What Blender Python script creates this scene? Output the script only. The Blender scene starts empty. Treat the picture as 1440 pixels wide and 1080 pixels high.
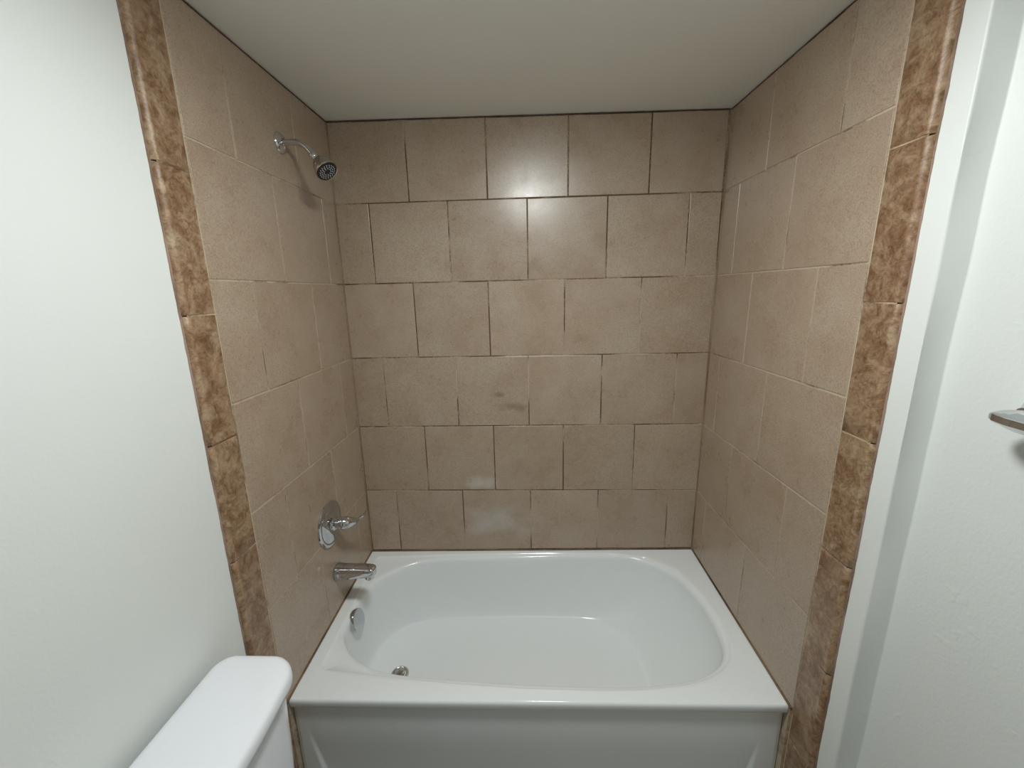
import bpy, bmesh, math, random
from mathutils import Vector, Matrix, noise

random.seed(7)
S = bpy.context.scene
COL = S.collection

# ------------------------------------------------------------------ camera
CP = Vector((0.774, -1.7166, 1.2406)); YAW, PITCH, ROLL, FPX = -0.0454, -0.2229, -0.0235, 571.7
fw = Vector((math.sin(YAW)*math.cos(PITCH), math.cos(YAW)*math.cos(PITCH), math.sin(PITCH)))
rt = Vector((math.cos(YAW), -math.sin(YAW), 0)); up = rt.cross(fw)
r2 = rt*math.cos(ROLL) + up*math.sin(ROLL); u2 = -rt*math.sin(ROLL) + up*math.cos(ROLL)
cd = bpy.data.cameras.new('camera'); cam = bpy.data.objects.new('camera', cd); COL.objects.link(cam)
cd.sensor_fit = 'HORIZONTAL'; cd.sensor_width = 36.0; cd.lens = 36.0*FPX/1440.0
cd.clip_start = 0.01
m3 = Matrix((r2, u2, -fw)).transposed()
cam.matrix_world = Matrix.Translation(CP) @ m3.to_4x4()
S.camera = cam

# ------------------------------------------------------------------ world, exposure, main lamp settings
w = bpy.data.worlds.new('world'); S.world = w; w.use_nodes = True
w.node_tree.nodes['Background'].inputs[0].default_value = (0.5, 0.52, 0.5, 1)
w.node_tree.nodes['Background'].inputs[1].default_value = 0.03
S.view_settings.view_transform = 'Standard'; S.view_settings.look = 'None'
S.view_settings.gamma = 1.0; S.view_settings.use_curve_mapping = False
S.view_settings.exposure = 0.0
LAMP = Vector((0.805, -1.07, 1.888)); LAMP_COLOR = (0.955, 1.0, 0.99); LAMP_STRENGTH = 117.0

# ------------------------------------------------------------------ helpers
def srgb(r, g, b):
    f = lambda c: (c/255/12.92) if c/255 <= 0.04045 else ((c/255+0.055)/1.055)**2.4
    return (f(r), f(g), f(b), 1)

def thing(name, label, cat, loc=(0, 0, 0), group=None):
    o = bpy.data.objects.new(name, None); COL.objects.link(o); o.location = loc
    o.empty_display_size = 0.05
    o['label'] = label; o['category'] = cat
    if group: o['group'] = group
    return o

def obj(name, bm, mats, parent=None, smooth=True, angle=35, label=None):
    me = bpy.data.meshes.new(name); bm.normal_update(); bm.to_mesh(me); bm.free()
    o = bpy.data.objects.new(name, me); COL.objects.link(o)
    if not isinstance(mats, (list, tuple)): mats = [mats]
    for m in mats: me.materials.append(m)
    if smooth:
        for p in me.polygons: p.use_smooth = True
        me.set_sharp_from_angle(angle=math.radians(angle))
    if parent is not None:
        o.parent = parent
        if parent.type == 'EMPTY' and parent.parent is None:
            o.matrix_parent_inverse = Matrix.Translation(parent.location).inverted()
    if label: o['label'] = label
    return o

def struct(o): o['kind'] = 'structure'; return o

def frame(axis, up_hint=(0, 0, 1)):
    a = Vector(axis).normalized(); h = Vector(up_hint)
    if abs(a.dot(h)) > 0.97: h = Vector((0, 1, 0))
    s = h.cross(a).normalized(); t = a.cross(s)
    return s, t, a

def add_lathe(bm, origin, axis, prof, seg=48, mat=0, sx=1.0, sy=1.0, hint=(0, 0, 1)):
    """prof: list of (distance along axis, radius)"""
    s, t, a = frame(axis, hint); O = Vector(origin); rings = []
    for d, r in prof:
        if r < 1e-6: rings.append([bm.verts.new(O + a*d)])
        else: rings.append([bm.verts.new(O + a*d + s*(r*sx*math.cos(2*math.pi*i/seg)) + t*(r*sy*math.sin(2*math.pi*i/seg))) for i in range(seg)])
    bridge(bm, rings, mat)
    return rings

def bridge(bm, rings, mat=0, closed=True):
    for A, B in zip(rings, rings[1:]):
        n = max(len(A), len(B))
        for i in range(n if closed else n-1):
            j = (i+1) % n
            if len(A) == 1 and len(B) == 1: continue
            if len(A) == 1: f = (A[0], B[j], B[i])
            elif len(B) == 1: f = (A[i], A[j], B[0])
            else: f = (A[i], A[j], B[j], B[i])
            try: fc = bm.faces.new(f[::-1]); fc.material_index = mat
            except ValueError: pass

def add_tube(bm, pts, radii, seg=24, mat=0, caps=True, flat=None, hint=(0, 0, 1)):
    """swept tube through pts; radii numbers or (ra, rb) pairs"""
    P = [Vector(p) for p in pts]; rings = []; prev = None
    for i, p in enumerate(P):
        a = (P[min(i+1, len(P)-1)] - P[max(i-1, 0)]).normalized()
        if prev is None: s, t, _ = frame(a, hint)
        else:
            s = (prev - a*prev.dot(a)).normalized(); t = a.cross(s)
        prev = s
        r = radii[i] if isinstance(radii, (list, tuple)) else radii
        ra, rb = r if isinstance(r, (list, tuple)) else (r, r)
        rings.append([bm.verts.new(p + s*(ra*math.cos(2*math.pi*k/seg)) + t*(rb*math.sin(2*math.pi*k/seg))) for k in range(seg)])
    bridge(bm, rings, mat)
    if caps:
        for R, rev in ((rings[0], False), (rings[-1], True)):
            f = bm.faces.new(R if not rev else R[::-1]); f.material_index = mat
    bmesh.ops.recalc_face_normals(bm, faces=bm.faces[:])

def spline(pts, n=8, closed=False):
    P = [Vector(p) for p in pts]; N = len(P); out = []
    rng = range(N if closed else N-1)
    for i in rng:
        if closed: a, b, c, d = P[i-1], P[i], P[(i+1) % N], P[(i+2) % N]
        else: a, b, c, d = P[max(i-1, 0)], P[i], P[i+1], P[min(i+2, N-1)]
        for k in range(n):
            t = k/n
            out.append(0.5*((2*b) + (c-a)*t + (2*a-5*b+4*c-d)*t*t + (3*b-a-3*c+d)*t**3))
    if not closed: out.append(P[-1])
    return out

def sstep(a, b, x):
    t = min(1, max(0, (x-a)/(b-a))); return t*t*(3-2*t)

# ------------------------------------------------------------------ materials
def mat(name):
    m = bpy.data.materials.new(name); m.use_nodes = True
    return m, m.node_tree.nodes, m.node_tree.links, m.node_tree.nodes['Principled BSDF']

def N(nodes, typ, **kw):
    n = nodes.new(typ)
    for k, v in kw.items():
        if k in n.inputs.keys(): n.inputs[k].default_value = v
        else: setattr(n, k, v)
    return n

def noise_node(nodes, links, vec, scale, detail=4, rough=0.55, dist=0.0):
    n = N(nodes, 'ShaderNodeTexNoise'); n.inputs['Scale'].default_value = scale
    n.inputs['Detail'].default_value = detail; n.inputs['Roughness'].default_value = rough
    n.inputs['Distortion'].default_value = dist
    links.new(vec, n.inputs['Vector']); return n

def ramp(nodes, links, fac, stops):
    r = nodes.new('ShaderNodeValToRGB'); els = r.color_ramp.elements
    while len(els) > 1: els.remove(els[0])
    els[0].position = stops[0][0]; els[0].color = stops[0][1]
    for p, c in stops[1:]:
        e = els.new(p); e.color = c
    links.new(fac, r.inputs['Fac']); return r

def mix(nodes, links, fac, a, b, blend='MIX'):
    n = nodes.new('ShaderNodeMix'); n.data_type = 'RGBA'; n.blend_type = blend
    for s, v in ((n.inputs[0], fac), (n.inputs[6], a), (n.inputs[7], b)):
        if hasattr(v, 'links'): links.new(v, s)
        else: s.default_value = v
    return n.outputs[2]

def math_n(nodes, links, op, a, b=0.0, c=0.0):
    n = nodes.new('ShaderNodeMath'); n.operation = op
    for i, v in enumerate((a, b, c)):
        if hasattr(v, 'links'): links.new(v, n.inputs[i])
        else: n.inputs[i].default_value = v
    return n.outputs[0]

def bump(nodes, links, h, strength, dist, bsdf, prev=None):
    b = nodes.new('ShaderNodeBump'); b.inputs['Strength'].default_value = strength
    b.inputs['Distance'].default_value = dist; links.new(h, b.inputs['Height'])
    if prev: links.new(prev, b.inputs['Normal'])
    links.new(b.outputs['Normal'], bsdf.inputs['Normal']); return b.outputs['Normal']

def tile_material(name, stains=False):
    m, nd, lk, b = mat(name)
    tc = nd.new('ShaderNodeTexCoord'); at = N(nd, 'ShaderNodeAttribute', attribute_name='tile_tone')
    off = nd.new('ShaderNodeVectorMath'); off.operation = 'MULTIPLY_ADD'
    lk.new(at.outputs['Color'], off.inputs[0]); off.inputs[1].default_value = (7, 7, 7); lk.new(tc.outputs['Object'], off.inputs[2])
    v = off.outputs[0]
    n1 = noise_node(nd, lk, v, 7, 6, 0.6); n2 = noise_node(nd, lk, v, 260, 5, 0.8, 0.2); n3 = noise_node(nd, lk, v, 40, 7, 0.85, 0.0)
    c = ramp(nd, lk, n1.outputs['Fac'], [(0.3, (0.385, 0.284, 0.205, 1)), (0.5, (0.42, 0.322, 0.240, 1)), (0.72, (0.44, 0.358, 0.275, 1))]).outputs[0]
    sp = ramp(nd, lk, n2.outputs['Fac'], [(0.38, (0.60, 0.57, 0.54, 1)), (0.48, (0.97, 0.97, 0.97, 1)), (0.64, (1.20, 1.20, 1.19, 1))]).outputs[0]
    c = mix(nd, lk, 0.8, c, sp, 'MULTIPLY')
    s3 = ramp(nd, lk, n3.outputs['Fac'], [(0.26, (0.88, 0.87, 0.85, 1)), (0.50, (1, 1, 1, 1)), (0.70, (1.06, 1.06, 1.05, 1))]).outputs[0]
    c = mix(nd, lk, 0.75, c, s3, 'MULTIPLY')
    tone = ramp(nd, lk, at.outputs['Fac'], [(0, (0.93, 0.92, 0.90, 1)), (1, (1.05, 1.06, 1.07, 1))]).outputs[0]
    c = mix(nd, lk, 1.0, c, tone, 'MULTIPLY')
    if stains:
        def blob(x, z, rx, rz, ns, thr):
            mp = nd.new('ShaderNodeMapping'); mp.inputs['Location'].default_value = (-x/rx, 0, -z/rz)
            mp.inputs['Scale'].default_value = (1/rx, 0, 1/rz); lk.new(tc.outputs['Object'], mp.inputs[0])
            ln = nd.new('ShaderNodeVectorMath'); ln.operation = 'LENGTH'; lk.new(mp.outputs[0], ln.inputs[0])
            nn = noise_node(nd, lk, tc.outputs['Object'], ns, 5, 0.6, 0.4)
            s = math_n(nd, lk, 'MULTIPLY_ADD', nn.outputs['Fac'], -2.2, 1.0)
            s = math_n(nd, lk, 'ADD', ln.outputs['Value'], s)
            return ramp(nd, lk, s, [(0.0, (1, 1, 1, 1)), (thr, (0, 0, 0, 1))]).outputs[0]
        for (x, z, rx, rz, ns, col, k) in ((0.62, 0.19, 0.20, 0.12, 9, (0.52, 0.49, 0.45, 1), 0.62),
                                            (0.53, 0.385, 0.10, 0.045, 14, (0.55, 0.52, 0.48, 1), 0.6),
                                            (0.70, 0.745, 0.09, 0.025, 28, (0.20, 0.13, 0.09, 1), 0.55),
                                            (0.645, 0.805, 0.04, 0.018, 28, (0.19, 0.12, 0.08, 1), 0.65)):
            f = math_n(nd, lk, 'MULTIPLY', blob(x, z, rx, rz, ns, 0.8), k)
            c = mix(nd, lk, f, c, col)
    lk.new(c, b.inputs['Base Color'])
    rr = ramp(nd, lk, n1.outputs['Fac'], [(0.3, (0.24,)*3+(1,)), (0.7, (0.36,)*3+(1,))]).outputs[0]
    lk.new(rr, b.inputs['Roughness']); b.inputs['Specular IOR Level'].default_value = 0.85
    p = bump(nd, lk, n3.outputs['Fac'], 0.14, 0.0010, b)
    bump(nd, lk, n2.outputs['Fac'], 0.10, 0.0005, b, p)
    return m

def border_material():
    m, nd, lk, b = mat('brown mottled border tile')
    tc = nd.new('ShaderNodeTexCoord'); at = N(nd, 'ShaderNodeAttribute', attribute_name='tile_tone')
    off = nd.new('ShaderNodeVectorMath'); off.operation = 'MULTIPLY_ADD'
    lk.new(at.outputs['Color'], off.inputs[0]); off.inputs[1].default_value = (5, 5, 5); lk.new(tc.outputs['Object'], off.inputs[2])
    v = off.outputs[0]
    n1 = noise_node(nd, lk, v, 22, 9, 0.74, 0.7); n2 = noise_node(nd, lk, v, 80, 7, 0.78, 0.8)
    c = ramp(nd, lk, n1.outputs['Fac'], [(0.36, (0.195, 0.105, 0.055, 1)), (0.46, (0.29, 0.180, 0.104, 1)), (0.54, (0.375, 0.262, 0.165, 1)), (0.65, (0.44, 0.335, 0.23, 1))]).outputs[0]
    s = ramp(nd, lk, n2.outputs['Fac'], [(0.38, (0.60, 0.54, 0.47, 1)), (0.5, (0.98, 0.98, 0.98, 1)), (0.62, (1.2, 1.18, 1.16, 1))]).outputs[0]
    c = mix(nd, lk, 0.85, c, s, 'MULTIPLY')
    tone = ramp(nd, lk, at.outputs['Fac'], [(0, (0.90, 0.84, 0.80, 1)), (1, (1.08, 1.08, 1.06, 1))]).outputs[0]
    c = mix(nd, lk, 1.0, c, tone, 'MULTIPLY')
    lk.new(c, b.inputs['Base Color']); b.inputs['Roughness'].default_value = 0.40
    p = bump(nd, lk, n1.outputs['Fac'], 0.3, 0.003, b); bump(nd, lk, n2.outputs['Fac'], 0.25, 0.0012, b, p)
    return m

def grout_material(name, light, dark, lo=0.42, hi=0.58, rough=0.85, scale=5.0):
    m, nd, lk, b = mat(name)
    tc = nd.new('ShaderNodeTexCoord')
    n1 = noise_node(nd, lk, tc.outputs['Object'], scale, 3, 0.6); n2 = noise_node(nd, lk, tc.outputs['Object'], 120, 3, 0.6)
    f = math_n(nd, lk, 'MULTIPLY_ADD', n2.outputs['Fac'], 0.25, math_n(nd, lk, 'SUBTRACT', n1.outputs['Fac'], 0.125))
    c = ramp(nd, lk, f, [(lo, dark), (hi, light)]).outputs[0]
    lk.new(c, b.inputs['Base Color']); b.inputs['Roughness'].default_value = rough
    bump(nd, lk, n2.outputs['Fac'], 0.4, 0.001, b)
    return m

def paint_material(name, col, rough=0.45, peel=0.35, lumps=True):
    m, nd, lk, b = mat(name)
    tc = nd.new('ShaderNodeTexCoord')
    n1 = noise_node(nd, lk, tc.outputs['Object'], 3, 3, 0.5); n2 = noise_node(nd, lk, tc.outputs['Object'], 150, 2, 0.5)
    n3 = noise_node(nd, lk, tc.outputs['Object'], 16, 3, 0.5, 0.4)
    c = mix(nd, lk, n1.outputs['Fac'], tuple(x*0.97 for x in col)+(1,), tuple(min(1, x*1.03) for x in col)+(1,))
    lk.new(c, b.inputs['Base Color']); b.inputs['Roughness'].default_value = rough
    p = bump(nd, lk, n2.outputs['Fac'], peel, 0.0009, b)
    if lumps:
        dr = ramp(nd, lk, n3.outputs['Fac'], [(0.66, (0, 0, 0, 1)), (0.74, (1, 1, 1, 1))]).outputs[0]
        p = bump(nd, lk, dr, 0.25, 0.0015, b, p)
    return m

def simple(name, col, rough, metal=0.0, coat=0.0, bumps=0.0):
    m, nd, lk, b = mat(name)
    tc = nd.new('ShaderNodeTexCoord'); n1 = noise_node(nd, lk, tc.outputs['Object'], 40, 3, 0.5)
    c = mix(nd, lk, n1.outputs['Fac'], tuple(x*0.985 for x in col)+(1,), tuple(min(1, x*1.015) for x in col)+(1,))
    lk.new(c, b.inputs['Base Color']); b.inputs['Roughness'].default_value = rough
    b.inputs['Metallic'].default_value = metal; b.inputs['Coat Weight'].default_value = coat
    if bumps: bump(nd, lk, n1.outputs['Fac'], bumps, 0.001, b)
    return m

M_TILE = tile_material('beige ceramic wall tile'); M_TILEB = tile_material('beige ceramic wall tile with soap stains', True)
M_BORDER = border_material()
M_GROUT = grout_material('tan grout', (0.50, 0.41, 0.30, 1), (0.17, 0.11, 0.065, 1), 0.36, 0.50)
M_GROUTB = grout_material('tan and brown grout', (0.48, 0.39, 0.28, 1), (0.10, 0.062, 0.035, 1), 0.47, 0.60, scale=3.0)
M_JOINT = grout_material('pale border grout', (0.48, 0.36, 0.23, 1), (0.14, 0.08, 0.045, 1), 0.40, 0.55)
M_EDGE = grout_material('pinkish edge grout', (0.36, 0.25, 0.20, 1), (0.22, 0.14, 0.10, 1))
M_CAULK = grout_material('stained brown caulk', (0.25, 0.155, 0.085, 1), (0.08, 0.045, 0.022, 1), 0.35, 0.6, 0.6)
M_TOPLINE = grout_material('dark reddish caulk', (0.14, 0.075, 0.05, 1), (0.05, 0.028, 0.018, 1), 0.35, 0.6)
M_CORNER = grout_material('brown corner caulk', (0.30, 0.215, 0.14, 1), (0.19, 0.115, 0.05, 1), 0.35, 0.6, 0.6)
M_WALL = paint_material('white semigloss wall paint', (0.765, 0.79, 0.765), 0.42)
M_CEIL = paint_material('white ceiling paint', (0.87, 0.875, 0.82), 0.5, 0.25, False)
M_TUB = simple('white tub acrylic', (0.855, 0.885, 0.89), 0.13)
M_TUBFLOOR = simple('textured tub floor', (0.855, 0.885, 0.89), 0.42, bumps=0.4)
M_PORC = simple('white porcelain', (0.84, 0.86, 0.90), 0.12)
M_CHROME = simple('polished chrome', (0.60, 0.61, 0.63), 0.05, 1.0)
M_NICKEL = simple('dull chrome', (0.52, 0.49, 0.45), 0.20, 1.0)
M_BLACK = simple('black rubber', (0.012, 0.012, 0.013), 0.35)
M_NOZZLE = simple('grey nozzle plastic', (0.42, 0.43, 0.44), 0.3)
M_FLOOR = grout_material('grey floor vinyl', (0.30, 0.28, 0.25, 1), (0.24, 0.22, 0.19, 1), 0.3, 0.7, 0.4)
M_SEAT = simple('white plastic seat', (0.80, 0.81, 0.82), 0.25)
M_GLASS, nd, lk, b = mat('lit lamp glass')
b.inputs['Base Color'].default_value = (0.9, 0.9, 0.88, 1); b.inputs['Emission Color'].default_value = LAMP_COLOR + (1,)
b.inputs['Emission Strength'].default_value = LAMP_STRENGTH
M_METAL = simple('white lamp metal', (0.7, 0.7, 0.68), 0.4)

# ------------------------------------------------------------------ the alcove's slightly crooked planes
TH = 0.012
def XL(y, z): return 0.0032*(z-0.9) - 0.0098*y
def XR(y, z): return 1.524 + 0.0066*(z-0.9) - 0.0122*y
def ZC(x): return 1.8972 - 0.0100*x
def RIM(x, y): return 0.008 + 0.020*x/1.52 + 0.020*(y+0.72)/0.72
FLOOR = -0.38
YF = -2.55            # wall behind the camera
STEP_Y = -0.885; STEP_X = 0.055

def left_map(u, v, d): return Vector((XL(u, v) + d, u, v))
def right_map(u, v, d): return Vector((XR(u, v) - d, u, v))
def back_map(u, v, d): return Vector((u, -d, v))

def tile_mesh(rects, P, gap=0.0040, bev=0.0016, thick=0.009, tone_spread=1.0, flip=False):
    """rects: corner quads in (u, v): [(u0,v0),(u1,v0),(u1,v1),(u0,v1)]"""
    bm = bmesh.new(); lay = bm.loops.layers.color.new('tile_tone')
    for q in rects:
        g = gap/2; sg = [(1, 1), (-1, 1), (-1, -1), (1, -1)]
        tone = (random.random(), random.random(), random.random(), 1)
        lip = [random.uniform(-0.0004, 0.0004) for _ in range(4)]
        j = [(random.uniform(-0.0006, 0.0006), random.uniform(-0.0006, 0.0006)) for _ in range(4)]
        rings = []
        for ins, dep in ((g, -thick), (g, -bev), (g + bev*0.35, -bev*0.35), (g + bev, 0.0)):
            rings.append([bm.verts.new(P(q[k][0] + sg[k][0]*ins + j[k][0], q[k][1] + sg[k][1]*ins + j[k][1], dep + (lip[k] if dep > -thick else 0))) for k in range(4)])
        fs = []
        for A, B in zip(rings, rings[1:]):
            for k in range(4):
                fs.append(bm.faces.new((A[k], A[(k+1) % 4], B[(k+1) % 4], B[k])))
        fs.append(bm.faces.new(rings[-1]))
        for f in fs:
            for l in f.loops: l[lay] = tone
    bmesh.ops.recalc_face_normals(bm, faces=bm.faces[:])
    if flip:
        bmesh.ops.reverse_faces(bm, faces=bm.faces[:])
    return bm

def quad_grid(P, u0, u1, v0, v1, d, nu=2, nv=2):
    bm = bmesh.new()
    g = [[bm.verts.new(P(u0+(u1-u0)*i/nu, (v0(u0+(u1-u0)*i/nu) if callable(v0) else v0) + ((v1(u0+(u1-u0)*i/nu) if callable(v1) else v1) - (v0(u0+(u1-u0)*i/nu) if callable(v0) else v0))*j/nv, d)) for j in range(nv+1)] for i in range(nu+1)]
    for i in range(nu):
        for j in range(nv): bm.faces.new((g[i][j], g[i+1][j], g[i+1][j+1], g[i][j+1]))
    return bm

ROWS = [1.598, 1.286, 0.974, 0.662, 0.350]
def build_rows(joints, u_start, u_end, top, bottom):
    """joints per row (top row first); top/bottom are functions of u"""
    rects = []
    for r, js in enumerate(joints):
        us = [u_start] + js + [u_end]
        for a, b_ in zip(us, us[1:]):
            t = (lambda u: top(u)) if r == 0 else (lambda u, r=r: ROWS[r-1])
            bo = (lambda u: bottom(u)) if r == len(joints)-1 else (lambda u, r=r: ROWS[r])
            rects.append([(a, bo(a)), (b_, bo(b_)), (b_, t(b_)), (a, t(a))])
    return rects

# ---- painted and tiled walls (the room shell)
def wall_box(pts_bottom, pts_top, outward, thick=0.1):
    """slab from a quad: inner face corners bottom/top, pushed outward by thick"""
    bm = bmesh.new(); o = Vector(outward)*thick
    A = [Vector(p) for p in pts_bottom]; B = [Vector(p) for p in pts_top]
    v = [bm.verts.new(p) for p in (A[0], A[1], B[1], B[0], A[0]+o, A[1]+o, B[1]+o, B[0]+o)]
    for f in ((0, 1, 2, 3), (7, 6, 5, 4), (0, 4, 5, 1), (1, 5, 6, 2), (2, 6, 7, 3), (3, 7, 4, 0)): bm.faces.new([v[i] for i in f])
    bmesh.ops.recalc_face_normals(bm, faces=bm.faces[:])
    return bm

ZT = 1.93
wl = struct(obj('wall_left', wall_box([(XL(YF, FLOOR)-TH, YF, FLOOR), (XL(0, FLOOR)-TH, 0.10, FLOOR)], [(XL(YF, ZT)-TH, YF, ZT), (XL(0, ZT)-TH, 0.10, ZT)], (-1, 0, 0)), M_WALL, smooth=False))
wb = struct(obj('wall_back', wall_box([(-0.02, TH, FLOOR), (1.56, TH, FLOOR)], [(-0.02, TH, ZT), (1.56, TH, ZT)], (0, 1, 0)), M_WALL, smooth=False))
# right wall: a strip beside the tub, a shallow return facing the room, then the wider part of the room
bm = bmesh.new()
prof = [(lambda z: XR(0, z)+TH, lambda z: 0.10), (lambda z: XR(STEP_Y, z)+TH, lambda z: STEP_Y+0.004), (lambda z: XR(STEP_Y, z)+TH+0.0012, lambda z: STEP_Y+0.0012), (lambda z: XR(STEP_Y, z)+TH+0.004, lambda z: STEP_Y),
        (lambda z: XR(STEP_Y, z)+TH+STEP_X-0.003, lambda z: STEP_Y), (lambda z: XR(STEP_Y, z)+TH+STEP_X, lambda z: STEP_Y-0.003), (lambda z: XR(STEP_Y, z)+TH+STEP_X+0.012, lambda z: YF),
        (lambda z: 1.76, lambda z: YF), (lambda z: 1.76, lambda z: 0.10)]
nz = 60; cols = []
for k, (fx, fy) in enumerate(prof):
    cols.append([bm.verts.new((fx(z) + (0.0022*(noise.noise(Vector((k//3, 3.1, z*4)))) if 0 < k < 6 else 0), fy(z) + (0.0020*noise.noise(Vector((5.2, k//3, z*5))) if 0 < k < 6 else 0), z)) for z in [FLOOR + (ZT-FLOOR)*i/nz for i in range(nz+1)]])
for A, B in zip(cols, cols[1:] + cols[:1]):
    for i in range(nz): bm.faces.new((A[i], B[i], B[i+1], A[i+1]))
bm.faces.new([c[0] for c in cols]); bm.faces.new([c[-1] for c in cols][::-1])
bmesh.ops.recalc_face_normals(bm, faces=bm.faces[:])
wr = struct(obj('wall_right', bm, M_WALL, angle=60))
struct(obj('wall_front', wall_box([(-0.1, YF, FLOOR), (1.76, YF, FLOOR)], [(-0.1, YF, ZT), (1.76, YF, ZT)], (0, -1, 0)), M_WALL, smooth=False))
struct(obj('floor', wall_box([(-0.12, YF-0.1, FLOOR), (1.76, YF-0.1, FLOOR)], [(-0.12, 0.12, FLOOR), (1.76, 0.12, FLOOR)], (0, 0, -1)), M_FLOOR, smooth=False))
struct(obj('ceiling', wall_box([(-0.12, YF-0.1, ZC(-0.12)), (1.76, YF-0.1, ZC(1.76))], [(-0.12, 0.12, ZC(-0.12)), (1.76, 0.12, ZC(1.76))], (0, 0, 1)), M_CEIL, smooth=False))

# unseen dark door added behind the camera to cut bounce and darken chrome reflections
M_DOOR = simple('dark brown added door wood', (0.085, 0.05, 0.032), 0.4)
def box_bm(x0, x1, y0, y1, z0, z1, bev=0.0):
    bm = bmesh.new(); bmesh.ops.create_cube(bm, size=1)
    for v in bm.verts: v.co = Vector(((x0+x1)/2 + v.co.x*(x1-x0), (y0+y1)/2 + v.co.y*(y1-y0), (z0+z1)/2 + v.co.z*(z1-z0)))
    if bev: bmesh.ops.bevel(bm, geom=bm.edges[:], offset=bev, segments=2, affect='EDGES')
    return bm
dl = struct(obj('added_door_1', box_bm(0.52, 1.32, YF+0.001, YF+0.030, FLOOR+0.008, FLOOR+2.02, 0.003), M_DOOR, angle=30))
for z0, z1 in ((FLOOR+0.18, FLOOR+0.86), (FLOOR+1.02, FLOOR+1.86)):
    for xa, xb in ((0.62, 0.89), (0.95, 1.22)):
        obj('added_door_panel', box_bm(xa, xb, YF+0.028, YF+0.038, z0, z1, 0.004), M_DOOR, dl, angle=30)
for xa, xb, z0, z1 in ((0.44, 0.515, FLOOR+0.001, FLOOR+2.10), (1.325, 1.40, FLOOR+0.001, FLOOR+2.10), (0.44, 1.40, FLOOR+2.025, FLOOR+2.10)):
    obj('added_door_frame', box_bm(xa, xb, YF+0.001, YF+0.018, z0, z1, 0.003), M_WALL, dl, angle=30)
bm = bmesh.new()
add_lathe(bm, (1.255, YF+0.028, FLOOR+0.98), (0, 1, 0), [(0, 0.0), (0, 0.030), (0.006, 0.030), (0.010, 0.012), (0.035, 0.012), (0.045, 0.024), (0.060, 0.026), (0.068, 0.018), (0.070, 0.0)], 32)
bmesh.ops.recalc_face_normals(bm, faces=bm.faces[:])
obj('added_door_handle', bm, M_NICKEL, dl)

# ---- tiling
BJ = [[0.304, 0.617, 0.932, 1.243], [0.139, 0.456, 0.772, 1.087, 1.401], [0.295, 0.607, 0.921, 1.232], [0.137, 0.455, 0.768, 1.081, 1.393], [0.298, 0.609, 0.919, 1.231], [0.142, 0.455, 0.769, 1.078, 1.394]]
LJ = [[-0.567, -0.253], [-0.417, -0.110], [-0.582, -0.263], [-0.428, -0.121], [-0.582, -0.271], [-0.433, -0.118]]
RJ = [[-0.585, -0.274], [-0.426, -0.119], [-0.578, -0.264], [-0.414, -0.101], [-0.578, -0.254], [-0.415, -0.095]]
YB = -0.738           # border between the beige tiles and the brown band
LJ = [sorted(j) for j in LJ]; RJ = [sorted(j) for j in RJ]
topb = lambda u: ZC(u) - 0.0045
obj('wall_tiles', tile_mesh(build_rows(BJ, 0.001, 1.523, topb, lambda u: RIM(u, 0)+0.006), back_map), M_TILEB, wb, angle=20)
obj('tile_grout', quad_grid(back_map, -0.01, 1.54, 0.02, lambda u: ZC(u)-0.001, -0.0018, 4, 4), M_GROUTB, wb)
def side_bottom(xf): return lambda u: (RIM(xf, u)+0.006 if u > -0.722 else RIM(xf, -0.722)+0.004)
foot = lambda xf: [[(YB, FLOOR+0.004), (-0.7245, FLOOR+0.004), (-0.7245, RIM(xf, -0.722)+0.004), (YB, RIM(xf, -0.722)+0.004)]]
obj('wall_tiles', tile_mesh(build_rows(LJ, YB, -0.002, lambda u: ZC(0)-0.0045, side_bottom(0)), left_map), M_TILE, wl, angle=20)
obj('wall_tiles', tile_mesh(build_rows(RJ, YB, -0.002, lambda u: ZC(1.53)-0.0045, side_bottom(1.52)), right_map), M_TILE, wr, angle=20)
obj('tile_grout', quad_grid(left_map, -0.822, 0.0, FLOOR+0.001, lambda u: ZC(0)-0.001, -0.0018, 4, 4), M_GROUT, wl)
obj('tile_grout', quad_grid(right_map, -0.822, 0.0, FLOOR+0.001, lambda u: ZC(1.53)-0.001, -0.0018, 4, 4), M_GROUT, wr)

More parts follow.
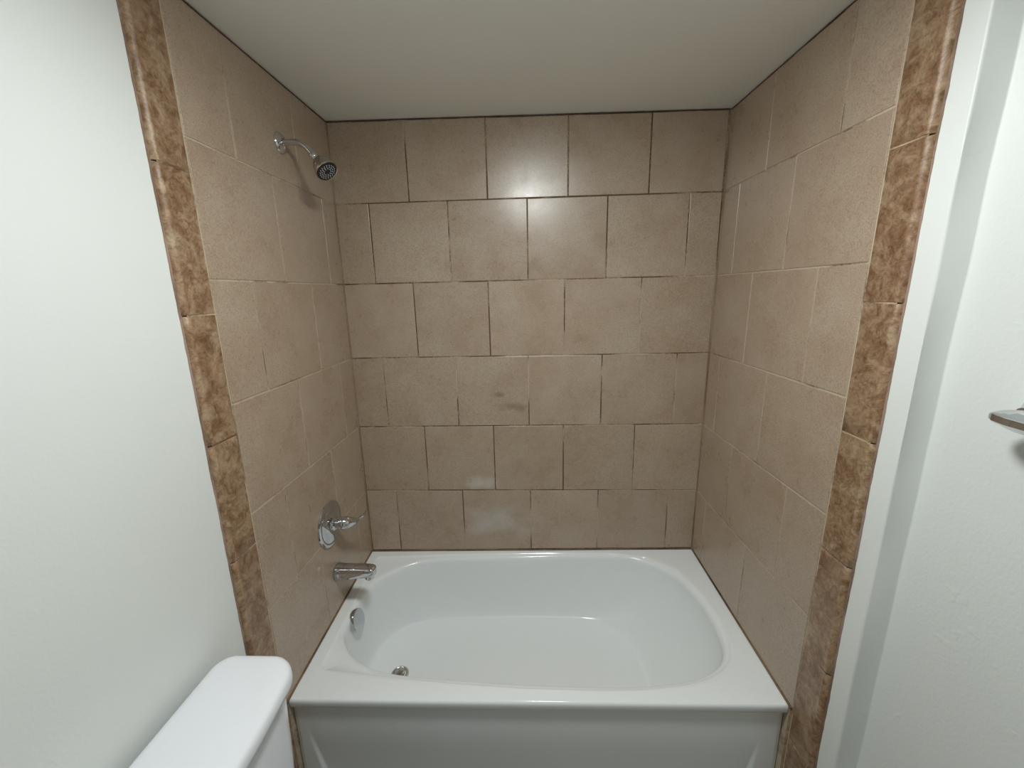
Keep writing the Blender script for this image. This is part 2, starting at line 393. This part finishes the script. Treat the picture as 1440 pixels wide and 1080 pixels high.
# brown bullnose border tiles, each a mesh piece with a rounded outer edge
def border_mesh(P, zs, ztop, zbot):
    bm = bmesh.new(); lay = bm.loops.layers.color.new('tile_tone')
    ys = [ztop] + zs + [zbot]
    for z1, z0 in zip(ys, ys[1:]):
        tone = (random.random(), random.random(), random.random(), 1)
        a, b_ = z0 + 0.0015, z1 - 0.0015; jy = random.uniform(-0.0012, 0.0012); jd = random.uniform(-0.0004, 0.0004)
        sec = [(YB - 0.0022, -0.009), (YB - 0.0022, -0.001), (YB - 0.0036, jd), (-0.8165+jy, jd), (-0.8185+jy, 0.0012+jd), (-0.8205+jy, 0.0014+jd), (-0.8225+jy, 0.0008+jd), (-0.8262+jy, -0.0014), (-0.8295+jy, -0.0045), (-0.8312+jy, -0.0080), (-0.8318+jy, -0.0118)]
        nzs = 9; zz = [a, a+0.0012] + [a + 0.0012 + (b_-a-0.0024)*i/(nzs) for i in range(1, nzs)] + [b_-0.0012, b_]
        cols = []
        for i, z in enumerate(zz):
            e = 0.0012 if i in (0, len(zz)-1) else 0
            cols.append([bm.verts.new(P(u, z, d - e if d > -0.009 else d)) for u, d in sec])
        fs = []
        for A, B in zip(cols, cols[1:]):
            for k in range(len(sec)-1): fs.append(bm.faces.new((A[k], A[k+1], B[k+1], B[k])))
        fs.append(bm.faces.new(cols[0])); fs.append(bm.faces.new(cols[-1][::-1]))
        for f in fs:
            for l in f.loops: l[lay] = tone
    bmesh.ops.recalc_face_normals(bm, faces=bm.faces[:])
    return bm
LB = [1.522, 1.204, 0.894, 0.576, 0.260, -0.055]
RB = [1.514, 1.199, 0.891, 0.573, 0.257, -0.066]
obj('border_tiles', border_mesh(left_map, LB, ZC(0)-0.004, FLOOR+0.002), M_BORDER, wl, angle=40, label='brown mottled bullnose border tiles')
obj('border_tiles', border_mesh(right_map, RB, ZC(1.53)-0.004, FLOOR+0.002), M_BORDER, wr, angle=40, label='brown mottled bullnose border tiles')
obj('border_foot', tile_mesh(foot(0), left_map), M_BORDER, wl, angle=20); obj('border_foot', tile_mesh(foot(1.52), right_map), M_BORDER, wr, angle=20)
# pale joints of the border
def joints_mesh(P, zs):
    bm = bmesh.new()
    for z in zs:
        v = [bm.verts.new(P(u, z+dz, -0.0006)) for u, dz in ((YB-0.002, -0.0018), (-0.826, -0.0018), (-0.826, 0.0018), (YB-0.002, 0.0018))]
        bm.faces.new(v)
    return bm
obj('border_grout', joints_mesh(left_map, LB), M_JOINT, wl); obj('border_grout', joints_mesh(right_map, RB), M_JOINT, wr)

# wavy grout where the border meets the paint, and caulk beads in the corners
def bead(P, path, r, wav=0.0, seed=0.0, n=160, seg=8):
    """path(t) -> (u, v, d); a thin wavering bead"""
    bm = bmesh.new(); rings = []
    for i in range(n+1):
        t = i/n; u, v, d, du, dv = path(t)
        ww = noise.noise(Vector((seed, t*14, 0)))*wav + noise.noise(Vector((seed+5, t*60, 0)))*wav*0.5
        rings.append([bm.verts.new(P(u + du*(math.cos(a)*(r+ww)), v + dv*(math.cos(a)*(r+ww)), d + math.sin(a)*r)) for a in [math.pi*2*k/seg for k in range(seg)]])
    bridge(bm, rings)
    bmesh.ops.recalc_face_normals(bm, faces=bm.faces[:])
    return bm
def edge_strip(P, seed):
    bm = bmesh.new(); n = 200; rows = []
    for i in range(n+1):
        z = FLOOR + 0.002 + (ZC(0) - 0.004 - FLOOR)*i/n
        w_ = 0.0040 + 0.0016*noise.noise(Vector((seed, z*9, 0))) + 0.0012*noise.noise(Vector((seed+3, z*40, 0)))
        rows.append([bm.verts.new(P(-0.829, z, -0.009)), bm.verts.new(P(-0.831-w_*0.5, z, -0.0090)), bm.verts.new(P(-0.831-w_, z, -0.0122))])
    for A, B in zip(rows, rows[1:]):
        for k in range(2): bm.faces.new((A[k], A[k+1], B[k+1], B[k]))
    return bm
obj('edge_grout', edge_strip(left_map, 1.0), M_EDGE, wl); obj('edge_grout', edge_strip(right_map, 9.0), M_EDGE, wr)
obj('corner_caulk', bead(left_map, lambda t: (-0.001, 0.034+(1.89-0.034)*t, 0.0003, 1, 0), 0.0042, 0.0010, 2.0), M_CORNER, wl)
obj('corner_caulk', bead(right_map, lambda t: (-0.001, 0.054+(1.876-0.054)*t, 0.0003, 1, 0), 0.0038, 0.0010, 4.0), M_CORNER, wr)
obj('ceiling_caulk', bead(left_map, lambda t: (-0.826+0.826*t, ZC(0)-0.003, -0.001, 0, 1), 0.0020, 0.0014, 6.0), M_TOPLINE, wl)
obj('ceiling_caulk', bead(right_map, lambda t: (-0.826+0.826*t, ZC(1.53)-0.003, -0.001, 0, 1), 0.0019, 0.0011, 7.0), M_TOPLINE, wr)
obj('ceiling_caulk', bead(back_map, lambda t: (0.002+1.524*t, ZC(1.52*t)-0.003, -0.001, 0, 1), 0.0022, 0.0016, 8.0), M_TOPLINE, wb)
obj('tub_caulk', bead(left_map, lambda t: (-0.735+0.733*t, RIM(0, -0.735+0.733*t)+0.003, 0.0004, 0, 1), 0.0036, 0.0022, 11.0), M_CAULK, wl)
obj('tub_caulk', bead(right_map, lambda t: (-0.735+0.733*t, RIM(1.52, -0.735+0.733*t)+0.003, 0.0004, 0, 1), 0.0036, 0.0022, 12.0), M_CAULK, wr)
obj('tub_caulk', bead(back_map, lambda t: (0.002+1.515*t, RIM(1.52*t, 0)+0.003, 0.0006, 0, 1), 0.0030, 0.0014, 13.0), M_CAULK, wb)

# ------------------------------------------------------------------ bathtub
tub = thing('bathtub', 'white alcove bathtub with an oval basin between the tiled walls', 'bathtub', (0.762, -0.36, FLOOR))
OV = [(0.058, -0.472), (0.040, -0.389), (0.048, -0.300), (0.080, -0.193), (0.20, -0.090), (0.36, -0.047), (0.745, -0.034), (1.12, -0.036), (1.28, -0.068), (1.39, -0.157), (1.440, -0.290), (1.452, -0.398),
      (1.446, -0.497), (1.420, -0.560), (1.376, -0.602), (1.318, -0.631), (1.244, -0.650), (1.107, -0.666), (0.995, -0.669), (0.749, -0.664), (0.518, -0.650), (0.325, -0.632), (0.210, -0.605), (0.118, -0.552)]
oval = [(p.x, p.y) for p in spline([(x, y, 0) for x, y in OV], 8, True)]
LIP = [(0.040, -0.060), (0.052, -0.602), (0.066, -0.616), (0.335, -0.645), (0.52, -0.661), (0.749, -0.675), (0.995, -0.680), (1.107, -0.677), (1.244, -0.661), (1.325, -0.641), (1.385, -0.610), (1.431, -0.565), (1.457, -0.498), (1.463, -0.398),
       (1.451, -0.288), (1.400, -0.148), (1.287, -0.057), (1.12, -0.026), (0.745, -0.023), (0.36, -0.032), (0.052, -0.046)]
FL = [(0.105, -0.36), (0.115, -0.22), (0.19, -0.135), (0.32, -0.105), (0.74, -0.088), (0.98, -0.092), (1.10, -0.135), (1.17, -0.23), (1.195, -0.35), (1.185, -0.47), (1.12, -0.555), (1.0, -0.600), (0.74, -0.610), (0.36, -0.600), (0.20, -0.570), (0.13, -0.48)]
floor_o = [(p.x, p.y) for p in spline([(x, y, 0) for x, y in FL], 8, True)]
CX, CY = 0.66, -0.35
def radial(poly, th):
    dx, dy = math.cos(th), math.sin(th); best = 0
    for (x1, y1), (x2, y2) in zip(poly, poly[1:] + poly[:1]):
        ex, ey = x2-x1, y2-y1; den = dx*ey - dy*ex
        if abs(den) < 1e-12: continue
        t = ((x1-CX)*ey - (y1-CY)*ex)/den; s = ((x1-CX)*dy - (y1-CY)*dx)/den
        if t > 0 and -1e-9 <= s <= 1+1e-9: best = max(best, t)
    return best
OUT = [(XL(0, 0)+0.001, -0.0035), (XR(0, 0)-0.001, -0.0035), (XR(-0.716, 0)-0.001, -0.716), (XL(-0.716, 0)+0.001, -0.716)]
angs = sorted(set([2*math.pi*i/360 for i in range(360)] + [math.atan2(y-CY, x-CX) % (2*math.pi) for x, y in OUT + LIP[:3] + LIP[-1:]]))
angs2 = [angs[0]]
for a in angs[1:]:
    if a - angs2[-1] > 1e-5: angs2.append(a)
angs = angs2
bm = bmesh.new(); rings = []
def V(x, y, z): return bm.verts.new((x, y, z + RIM(x, y)))
def ring(fn):
    R = []
    for th in angs:
        r, z = fn(th); R.append(V(CX + r*math.cos(th), CY + r*math.sin(th), z))
    rings.append(R)
ro = {th: radial(OUT, th) for th in angs}; rl = {th: radial(LIP, th) for th in angs}
rv = {th: min(radial(oval, th), rl[th]-0.004) for th in angs}; rf = {th: radial(floor_o, th) for th in angs}
# front rolled lip under the deck
def roll(dy, dz):
    R = []
    for th in angs:
        x = CX + ro[th]*math.cos(th); y = CY + ro[th]*math.sin(th); k = 1 if y < -0.7155 else 0
        R.append(bm.verts.new((x, y - dy*k, RIM(x, y) + dz)))
    rings.append(R)
for dy, dz in ((-0.010, -0.030), (0.0045, -0.030), (0.0065, -0.026), (0.0072, -0.011), (0.0066, -0.0065), (0.0045, -0.0028), (0.0018, -0.0006)): roll(dy, dz)
ring(lambda th: (ro[th], 0.0))
ring(lambda th: (ro[th]*0.15+rl[th]*0.85 + 0.004, 0.0))
ring(lambda th: (rl[th]+0.0045, 0.0))
ring(lambda th: (rl[th]+0.0025, -0.0008)); ring(lambda th: (rl[th]+0.0008, -0.0028)); ring(lambda th: (rl[th]-0.0015, -0.0042))
ring(lambda th: (max(rv[th]+0.004, min(rl[th]-0.003, rv[th]+0.02)), -0.0048))
ring(lambda th: (rv[th]+0.001, -0.0058)); ring(lambda th: (rv[th]-0.004, -0.0088)); ring(lambda th: (rv[th]-0.008, -0.0145)); ring(lambda th: (rv[th]-0.0108, -0.023))
DEP = 0.305
def wallprof(t, th):            # t 0..1 -> (s horizontal 0..1, z)
    # straight sloping wall, then a generous fillet into the floor
    n_ = 2.9 - 1.25*max(0.0, math.cos(th))**2
    a = t*math.pi/2
    return 1 - max(0.0, math.cos(a))**(2/n_), -0.023 - (DEP-0.023)*math.sin(a)**(2/n_)
NW = 44
for i in range(1, NW+1):
    ring(lambda th: ((rv[th]-0.0108)*(1-wallprof(i/NW, th)[0]) + rf[th]*wallprof(i/NW, th)[0], wallprof(i/NW, th)[1]))
for k in (0.93, 0.84, 0.7, 0.5, 0.3, 0.12): ring(lambda th: (rf[th]*k, -DEP - 0.006*(1-k)))
rings.append([V(CX, CY, -DEP-0.007)])
bridge(bm, rings); bmesh.ops.recalc_face_normals(bm, faces=bm.faces[:])
for f in bm.faces:
    c = f.calc_center_median()
    if c.z - RIM(c.x, c.y) < -DEP + 0.004 and len(rings[-1]) == 1: f.material_index = 1
shell = obj('tub_shell', bm, [M_TUB, M_TUBFLOOR], tub, angle=50)

# apron with a shallow pressed panel
bm = bmesh.new(); nx, nzp = 340, 120; g = []
x0, x1 = XL(-0.71, -0.2)+0.001, XR(-0.71, -0.2)-0.001
for i in range(nx+1):
    x = x0 + (x1-x0)*i/nx; zt = RIM(x, -0.71) - 0.022; c = []
    for j in range(nzp+1):
        z = FLOOR + 0.001 + (zt-FLOOR-0.001)*j/nzp
        fade = sstep(-0.10, -0.33, z)
        xl_ = 0.050 + (-0.16 - z)*0.19; xr_ = 1.463 - (-0.13 - z)*0.14
        rec = sstep(xl_-0.004, xl_+0.004, x) * (1-sstep(xr_-0.004, xr_+0.004, x))
        rim_b = 0.004*sstep(0.012, 0.0, x-x0) + 0.004*sstep(0.012, 0.0, x1-x)
        y = -0.7105 + 0.0090*rec*fade + rim_b
        c.append(bm.verts.new((x, y, z)))
    g.append(c)
for i in range(nx):
    for j in range(nzp): bm.faces.new((g[i][j], g[i+1][j], g[i+1][j+1], g[i][j+1]))
# return the panel's edges backwards so it has depth
for edge in ([g[i][nzp] for i in range(nx+1)], [g[0][j] for j in range(nzp+1)], [g[nx][j] for j in range(nzp+1)]):
    bk = [bm.verts.new((v.co.x, -0.695, v.co.z)) for v in edge]
    for a, b_, c, d in zip(edge, edge[1:], bk[1:], bk): bm.faces.new((a, b_, c, d))
bmesh.ops.recalc_face_normals(bm, faces=bm.faces[:])
obj('apron', bm, M_TUB, tub, angle=60)

# overflow plate on the sloping drain-end wall
OC = Vector((0.073, -0.370, -0.022)); on = Vector((0.95, 0.0, 0.26)).normalized()
bm = bmesh.new()
add_lathe(bm, OC - on*0.012, on, [(-0.03, 0.034), (0.000, 0.034), (0.002, 0.0415), (0.008, 0.0430), (0.0185, 0.0430), (0.0205, 0.0418), (0.0215, 0.0395), (0.0218, 0.0), ], 64)
bmesh.ops.recalc_face_normals(bm, faces=bm.faces[:])
ovp = obj('overflow_plate', bm, M_CHROME, tub, label='round chrome overflow plate')
bm = bmesh.new()
add_lathe(bm, OC - on*0.008 + Vector((0, 0, -0.0445)), (0.2, 0, -1), [(0, 0.0), (0, 0.006), (0.0035, 0.0055), (0.0035, 0)], 20)
bmesh.ops.recalc_face_normals(bm, faces=bm.faces[:])
obj('overflow_slot', bm, M_BLACK, ovp)
# drain
DC = Vector((0.222, -0.368, -DEP + RIM(0.222, -0.35) - 0.001))
bm = bmesh.new()
add_lathe(bm, DC, (0, 0, 1), [(-0.01, 0.036), (0.001, 0.036), (0.004, 0.034), (0.005, 0.030), (0.002, 0.025), (-0.003, 0.023), (-0.003, 0.0)], 48)
bmesh.ops.recalc_face_normals(bm, faces=bm.faces[:])
dr = obj('drain', bm, M_NICKEL, tub, label='chrome drain ring with stopper')
bm = bmesh.new()
add_lathe(bm, DC, (0, 0, 1), [(-0.003, 0.019), (0.010, 0.021), (0.013, 0.020), (0.015, 0.014), (0.0155, 0.0)], 40)
add_lathe(bm, DC, (0, 0, 1), [(0.0155, 0.005), (0.022, 0.006), (0.025, 0.004), (0.0255, 0.0)], 24)
bmesh.ops.recalc_face_normals(bm, faces=bm.faces[:])
obj('stopper', bm, M_NICKEL, dr)

# ------------------------------------------------------------------ tub spout
SPY, SPZ = -0.345, 0.173
sp = thing('tub_spout', 'chrome tub spout on the left tiled wall just above the tub rim', 'spout', (XL(SPY, SPZ), SPY, SPZ))
bm = bmesh.new(); rings = []
def spout_sec(x, w_, zt, zb, k):
    """rounded section; k: squareness at the top"""
    R = []; n = 40
    for i in range(n):
        a = 2*math.pi*i/n; c, s = math.cos(a), math.sin(a)
        e = 0.55 if s > 0 else 0.85
        yy = w_*math.copysign(abs(c)**e, c); zz = math.copysign(abs(s)**e, s)
        zc_, zh = (zt+zb)/2+0.001, (zt-zb)/2
        R.append(bm.verts.new((x, SPY + yy, zc_ + zh*zz)))
    return R
X0 = XL(SPY, SPZ)
secs = [(0.0, .0275, .207, .147), (0.003, .0305, .209, .144), (0.012, .0305, .209, .144), (0.018, .0275, .207, .147), (0.03, .0270, .206, .149), (0.07, .0265, .206, .153), (0.105, .026, .205, .158), (0.125, .0255, .204, .161), (0.137, .024, .203, .163), (0.146, .0205, .201, .166), (0.152, .014, .198, .169), (0.1535, .006, .194, .174)]
for x, w_, zt, zb in secs: rings.append(spout_sec(X0 + x*1.03, w_, zt, zb, 1))
bridge(bm, rings); bm.faces.new(rings[0]); bm.faces.new(rings[-1][::-1])
bmesh.ops.recalc_face_normals(bm, faces=bm.faces[:])
spo = obj('spout_body', bm, M_CHROME, sp, angle=60)
bm = bmesh.new()
add_lathe(bm, (X0+0.131, SPY, 0.171), (0, 0, -1), [(0, 0.0), (0, 0.0175), (0.017, 0.0175), (0.019, 0.0165), (0.019, 0.013), (0.010, 0.012), (0.010, 0.0)], 36)
bmesh.ops.recalc_face_normals(bm, faces=bm.faces[:])
obj('outlet', bm, M_CHROME, sp)

# ------------------------------------------------------------------ mixer valve
VY, VZ = -0.352, 0.394
VX = XL(VY, VZ)
mv = thing('mixer_valve', 'round chrome shower valve plate with lever handle on the left tiled wall', 'shower valve', (VX, VY, VZ))
bm = bmesh.new()
add_lathe(bm, (VX, VY, VZ), (1, 0, 0), [(0.0, 0.0), (0.0, 0.086), (0.003, 0.0875), (0.007, 0.086), (0.0095, 0.081), (0.0105, 0.075), (0.0095, 0.071), (0.0115, 0.066), (0.0155, 0.052), (0.0185, 0.038), (0.0200, 0.028), (0.0200, 0.0)], 96)
bmesh.ops.recalc_face_normals(bm, faces=bm.faces[:])
obj('escutcheon', bm, M_CHROME, mv)
bm = bmesh.new()
add_lathe(bm, (VX+0.018, VY, VZ), (1, 0, 0), [(0, 0.0), (0, 0.026), (0.006, 0.024), (0.010, 0.017), (0.026, 0.0155), (0.026, 0.0)], 48)
bmesh.ops.recalc_face_normals(bm, faces=bm.faces[:])
obj('valve_collar', bm, M_CHROME, mv)
bm = bmesh.new()
pp = spline([(VX+0.041, VY-0.001, VZ), (VX+0.050, VY+0.001, VZ+0.001), (VX+0.064, VY+0.010, VZ), (VX+0.078, VY+0.026, VZ-0.005), (VX+0.088, VY+0.050, VZ-0.012), (VX+0.098, VY+0.078, VZ-0.013), (VX+0.108, VY+0.100, VZ-0.004)], 6)
key = [(0.0200, 0.0200), (0.0255, 0.0255), (0.0250, 0.0240), (0.0175, 0.0155), (0.0085, 0.0060), (0.0080, 0.0042), (0.0060, 0.0028)]
rad = []
for i in range(len(pp)):
    t = i/6; k = min(int(t), 5); f = t-k; rad.append((key[k][0]*(1-f)+key[k+1][0]*f, key[k][1]*(1-f)+key[k+1][1]*f))
add_tube(bm, pp, rad, 28)
obj('lever_handle', bm, M_CHROME, mv, angle=60)

# ------------------------------------------------------------------ shower head on its arm
SY, SZ = -0.346, 1.709
SX = XL(SY, SZ)
sh = thing('shower_head', 'chrome shower head with black nozzle face on a bent arm', 'shower head', (SX, SY, SZ))
bm = bmesh.new()
add_lathe(bm, (SX, SY, SZ), (1, 0, 0), [(0.0, 0.0), (0.0, 0.031), (0.002, 0.0315), (0.005, 0.030), (0.009, 0.024), (0.012, 0.016), (0.013, 0.011), (0.013, 0.0)], 56)
bmesh.ops.recalc_face_normals(bm, faces=bm.faces[:])
obj('flange', bm, M_CHROME, sh)
bm = bmesh.new()
pp = spline([(SX+0.004, SY, SZ), (SX+0.030, SY, SZ+0.001), (SX+0.052, SY, SZ), (SX+0.070, SY, SZ-0.006), (SX+0.085, SY-0.001, SZ-0.017), (SX+0.097, SY-0.002, SZ-0.031), (SX+0.106, SY-0.003, SZ-0.043)], 7)
add_tube(bm, pp, 0.0092, 28)
obj('shower_arm', bm, M_CHROME, sh, angle=60)
hn = Vector((0.60, -0.24, -0.76)).normalized(); H0 = Vector((SX+0.1055, SY-0.003, SZ-0.044))
bm = bmesh.new()
an = Vector((0.60, -0.06, -0.78)).normalized()
add_lathe(bm, H0 - an*0.010, an, [(0, 0.0), (0, 0.0120), (0.002, 0.0132), (0.011, 0.0132), (0.013, 0.0120), (0.018, 0.0105), (0.018, 0)], 8 * 4)
bmesh.ops.recalc_face_normals(bm, faces=bm.faces[:])
obj('collar_nut', bm, M_CHROME, sh)
H1 = H0 + an*0.010 + Vector((0.004, 0, 0.001))
bm = bmesh.new()
add_lathe(bm, H1, hn, [(0, 0.0), (0, 0.011), (0.002, 0.0145), (0.006, 0.0185), (0.014, 0.0240), (0.024, 0.0290), (0.036, 0.0330), (0.046, 0.0350), (0.0505, 0.0352), (0.0525, 0.0342), (0.0515, 0.0320), (0.0505, 0.0)], 64)
bmesh.ops.recalc_face_normals(bm, faces=bm.faces[:])
obj('head_shell', bm, M_NICKEL, sh)
bm = bmesh.new()
add_lathe(bm, H1 + hn*0.050, hn, [(0, 0.0328), (0.0022, 0.0325), (0.0035, 0.0305), (0.0032, 0.026), (0.0032, 0.0)], 56)
bmesh.ops.recalc_face_normals(bm, faces=bm.faces[:])
face = obj('spray_face', bm, M_BLACK, sh, label='black rubber nozzle face')
s, t, a = frame(hn)
bm0 = bmesh.new()
for rr, cnt in ((0.0235, 18), (0.0175, 14), (0.0115, 9)):
    for k in range(cnt):
        th = 2*math.pi*k/cnt + rr*50
        add_lathe(bm0, H1 + hn*0.0528 + s*(rr*math.cos(th)) + t*(rr*math.sin(th)), hn, [(0, 0.0017), (0.0028, 0.0014), (0.0030, 0.0)], 8)
bmesh.ops.recalc_face_normals(bm0, faces=bm0.faces[:])
nz_ = obj('nozzles', bm0, M_NOZZLE, face)

# ------------------------------------------------------------------ toilet against the left wall
TX = 0.016; TY0, TY1 = -1.400, -0.925; LZ = 0.402
toi = thing('toilet', 'white porcelain toilet with tank against the left white wall', 'toilet', (0.14, -1.16, FLOOR))
def rrect(x0, x1, y0, y1, rl_, rr_, bow=0.0, n=12):
    """rounded rectangle outline; rl_ radius of wall-side corners, rr_ of room-side ones; bow on the room side"""
    pts = []
    for (cx, cy, a0, r) in ((x1-rr_, y1-rr_, 0, rr_), (x0+rl_, y1-rl_, 90, rl_), (x0+rl_, y0+rl_, 180, rl_), (x1-rr_, y0+rr_, 270, rr_)):
        for k in range(n+1):
            a = math.radians(a0 + 90*k/n); pts.append((cx + r*math.cos(a), cy + r*math.sin(a)))
    # extra points on the long room-side run for the bow
    x_, y_ = pts[-1]; run = [(x1, y0+rr_ + (y1-y0-2*rr_)*k/10) for k in range(1, 10)]
    pts += run
    out = []
    for x, y in pts:
        m_ = 1 - ((y-(y0+y1)/2)/((y1-y0)/2))**2
        out.append((x + bow*m_*max(0, (x-x0)/(x1-x0))**2, y))
    return out
def loft(levels, mid):
    bm = bmesh.new(); rings = []
    for z, pts, ins in levels:
        cx = sum(p[0] for p in pts)/len(pts); cy = sum(p[1] for p in pts)/len(pts); R = []
        hx = (max(p[0] for p in pts)-min(p[0] for p in pts))/2; hy = (max(p[1] for p in pts)-min(p[1] for p in pts))/2
        for x, y in pts: R.append(bm.verts.new((cx + (x-cx)*(1-ins/hx), cy + (y-cy)*(1-ins/hy), z)))
        rings.append(R)
    bridge(bm, rings)
    for R in (rings[0], rings[-1]):
        c = Vector((0, 0, 0))
        for v in R: c += v.co
        c /= len(R); cv = bm.verts.new(c)
        for i in range(len(R)): bm.faces.new((R[i], R[(i+1) % len(R)], cv))
    bmesh.ops.recalc_face_normals(bm, faces=bm.faces[:])
    return bm
lid = rrect(TX, 0.209, TY0, TY1, 0.040, 0.060, 0.020)
obj('tank_lid', loft([(LZ-0.036, lid, 0.010), (LZ-0.036, lid, 0.003), (LZ-0.034, lid, 0.001), (LZ-0.024, lid, 0.0), (LZ-0.013, lid, 0.0005), (LZ-0.0075, lid, 0.0025), (LZ-0.0035, lid, 0.0065), (LZ-0.0012, lid, 0.012), (LZ, lid, 0.020), (LZ+0.0008, lid, 0.05)], 0), M_PORC, toi, angle=50)
tank = rrect(TX+0.006, 0.193, TY0+0.020, TY1-0.016, 0.03, 0.050, 0.010)
obj('tank', loft([(0.010, tank, 0.030), (0.012, tank, 0.020), (0.03, tank, 0.012), (0.15, tank, 0.006), (0.30, tank, 0.001), (LZ-0.0365, tank, 0.0)], 0), M_PORC, toi, angle=50)
bm = bmesh.new()
add_lathe(bm, (0.222, -1.33, 0.285), (1, 0, 0), [(-0.012, 0.012), (0.004, 0.012), (0.008, 0.009), (0.012, 0.007), (0.012, 0)], 24)
add_tube(bm, [(0.232, -1.33, 0.285), (0.238, -1.31, 0.282), (0.240, -1.27, 0.276), (0.240, -1.25, 0.272)], [(0.005, 0.007), (0.006, 0.005), (0.007, 0.004), (0.005, 0.003)], 16)
obj('flush_lever', bm, M_CHROME, toi)
def egg(cx, lx0, lx1, w_, n=48):
    out = []
    for k in range(n):
        a = 2*math.pi*k/n; c, s_ = math.cos(a), math.sin(a)
        out.append((cx + (lx1 if c > 0 else lx0)*c, (TY0+TY1)/2 + w_*s_))
    return out
B = lambda cx, a, b_, w_: egg(cx, a, b_, w_)
obj('bowl', loft([(FLOOR+0.001, B(0.36, 0.20, 0.22, 0.115), 0), (FLOOR+0.03, B(0.36, 0.20, 0.22, 0.11), 0), (FLOOR+0.14, B(0.36, 0.18, 0.20, 0.10), 0), (FLOOR+0.24, B(0.39, 0.20, 0.25, 0.14), 0), (FLOOR+0.33, B(0.42, 0.22, 0.28, 0.178), 0), (FLOOR+0.375, B(0.42, 0.24, 0.29, 0.186), 0), (FLOOR+0.388, B(0.42, 0.24, 0.29, 0.184), 0.004)], 0), M_PORC, toi, angle=60)
deck = rrect(0.05, 0.26, (TY0+TY1)/2-0.15, (TY0+TY1)/2+0.15, 0.03, 0.03)
obj('bowl_deck', loft([(FLOOR+0.30, deck, 0.02), (FLOOR+0.36, deck, 0.004), (FLOOR+0.391, deck, 0.0)], 0), M_PORC, toi, angle=50)
obj('seat', loft([(FLOOR+0.389, B(0.43, 0.19, 0.29, 0.188), 0.004), (FLOOR+0.396, B(0.43, 0.19, 0.29, 0.188), 0), (FLOOR+0.405, B(0.43, 0.19, 0.29, 0.188), 0.004)], 0), M_SEAT, toi, angle=50)
obj('seat_lid', loft([(FLOOR+0.406, B(0.43, 0.19, 0.29, 0.185), 0.004), (FLOOR+0.414, B(0.43, 0.19, 0.29, 0.185), 0), (FLOOR+0.424, B(0.43, 0.19, 0.29, 0.185), 0.006), (FLOOR+0.427, B(0.43, 0.19, 0.29, 0.185), 0.03)], 0), M_SEAT, toi, angle=50)

# ------------------------------------------------------------------ towel bar on the right wall (its near post end is in view)
WX = XR(STEP_Y, 1.0) + TH + STEP_X
TBZ, TBY = 1.020, -1.066
tb = thing('towel_bar', 'chrome towel bar on the right white wall at the edge of view', 'towel bar', (WX, TBY, TBZ))
for yy in (TBY, TBY-0.46):
    wx = WX + 0.012*(STEP_Y-yy)/(STEP_Y-YF)
    bm = bmesh.new()
    add_lathe(bm, (wx+0.001, yy+0.009, TBZ+0.009), (-1, 0, 0), [(0.0, 0.0), (0.0, 0.034), (0.004, 0.0340), (0.010, 0.030), (0.017, 0.023), (0.022, 0.0165), (0.030, 0.0120), (0.040, 0.0110), (0.042, 0)], 48)
    bmesh.ops.recalc_face_normals(bm, faces=bm.faces[:])
    obj('post', bm, M_CHROME, tb)
bm = bmesh.new()
bx = WX - 0.052
ys = [TBY+0.040, TBY+0.0385, TBY+0.034, TBY+0.026, TBY+0.014, TBY, TBY-0.05, TBY-0.41, TBY-0.46, TBY-0.474, TBY-0.486, TBY-0.494, TBY-0.4985, TBY-0.50]
rr = [0.002, 0.005, 0.0085, 0.0125, 0.0165, 0.0200, 0.0220, 0.0220, 0.0200, 0.0165, 0.0125, 0.0085, 0.005, 0.002]
rings = []
for y_, r_ in zip(ys, rr):
    R = []
    # flat front band, sloping top and bottom faces
    hw = r_*0.9
    sec = [(-r_*1.0, -0.0055*min(1, r_/0.012)), (-r_*1.0, 0.0055*min(1, r_/0.012)), (-r_*0.8, 0.0085*min(1, r_/0.012)), (r_*0.1, r_*0.95), (r_*0.7, r_*0.75), (r_, r_*0.2), (r_, -r_*0.4), (r_*0.5, -r_*0.85), (-r_*0.3, -r_*0.80), (-r_*0.8, -0.0085*min(1, r_/0.012))]
    R = [bm.verts.new((bx + a_, y_, TBZ + b_)) for a_, b_ in sec]
    rings.append(R)
bridge(bm, rings); bm.faces.new(rings[0]); bm.faces.new(rings[-1][::-1])
bmesh.ops.recalc_face_normals(bm, faces=bm.faces[:])
bar = obj('bar', bm, M_CHROME, tb, angle=28)

# ------------------------------------------------------------------ ceiling lamp above the front of the tub
def ceiling_lamp(at, label, glass):
    cl = thing('ceiling_light', label, 'ceiling light', at)
    bm = bmesh.new()
    add_lathe(bm, at, (0, 0, -1), [(0.0, 0.0), (0.0, 0.135), (0.018, 0.135), (0.022, 0.130), (0.022, 0.118), (0.016, 0.0)], 64)
    bmesh.ops.recalc_face_normals(bm, faces=bm.faces[:])
    obj('lamp_base', bm, M_METAL, cl)
    bm = bmesh.new()
    add_lathe(bm, at + Vector((0, 0, -0.020)), (0, 0, -1), [(0.0, 0.119), (0.004, 0.117), (0.009, 0.106), (0.013, 0.088), (0.016, 0.060), (0.0175, 0.030), (0.018, 0.0)], 48)
    bmesh.ops.recalc_face_normals(bm, faces=bm.faces[:])
    obj('lamp_dome', bm, glass, cl)
ceiling_lamp(LAMP, 'round flush ceiling light with a lit white dome just in front of the tub', M_GLASS)
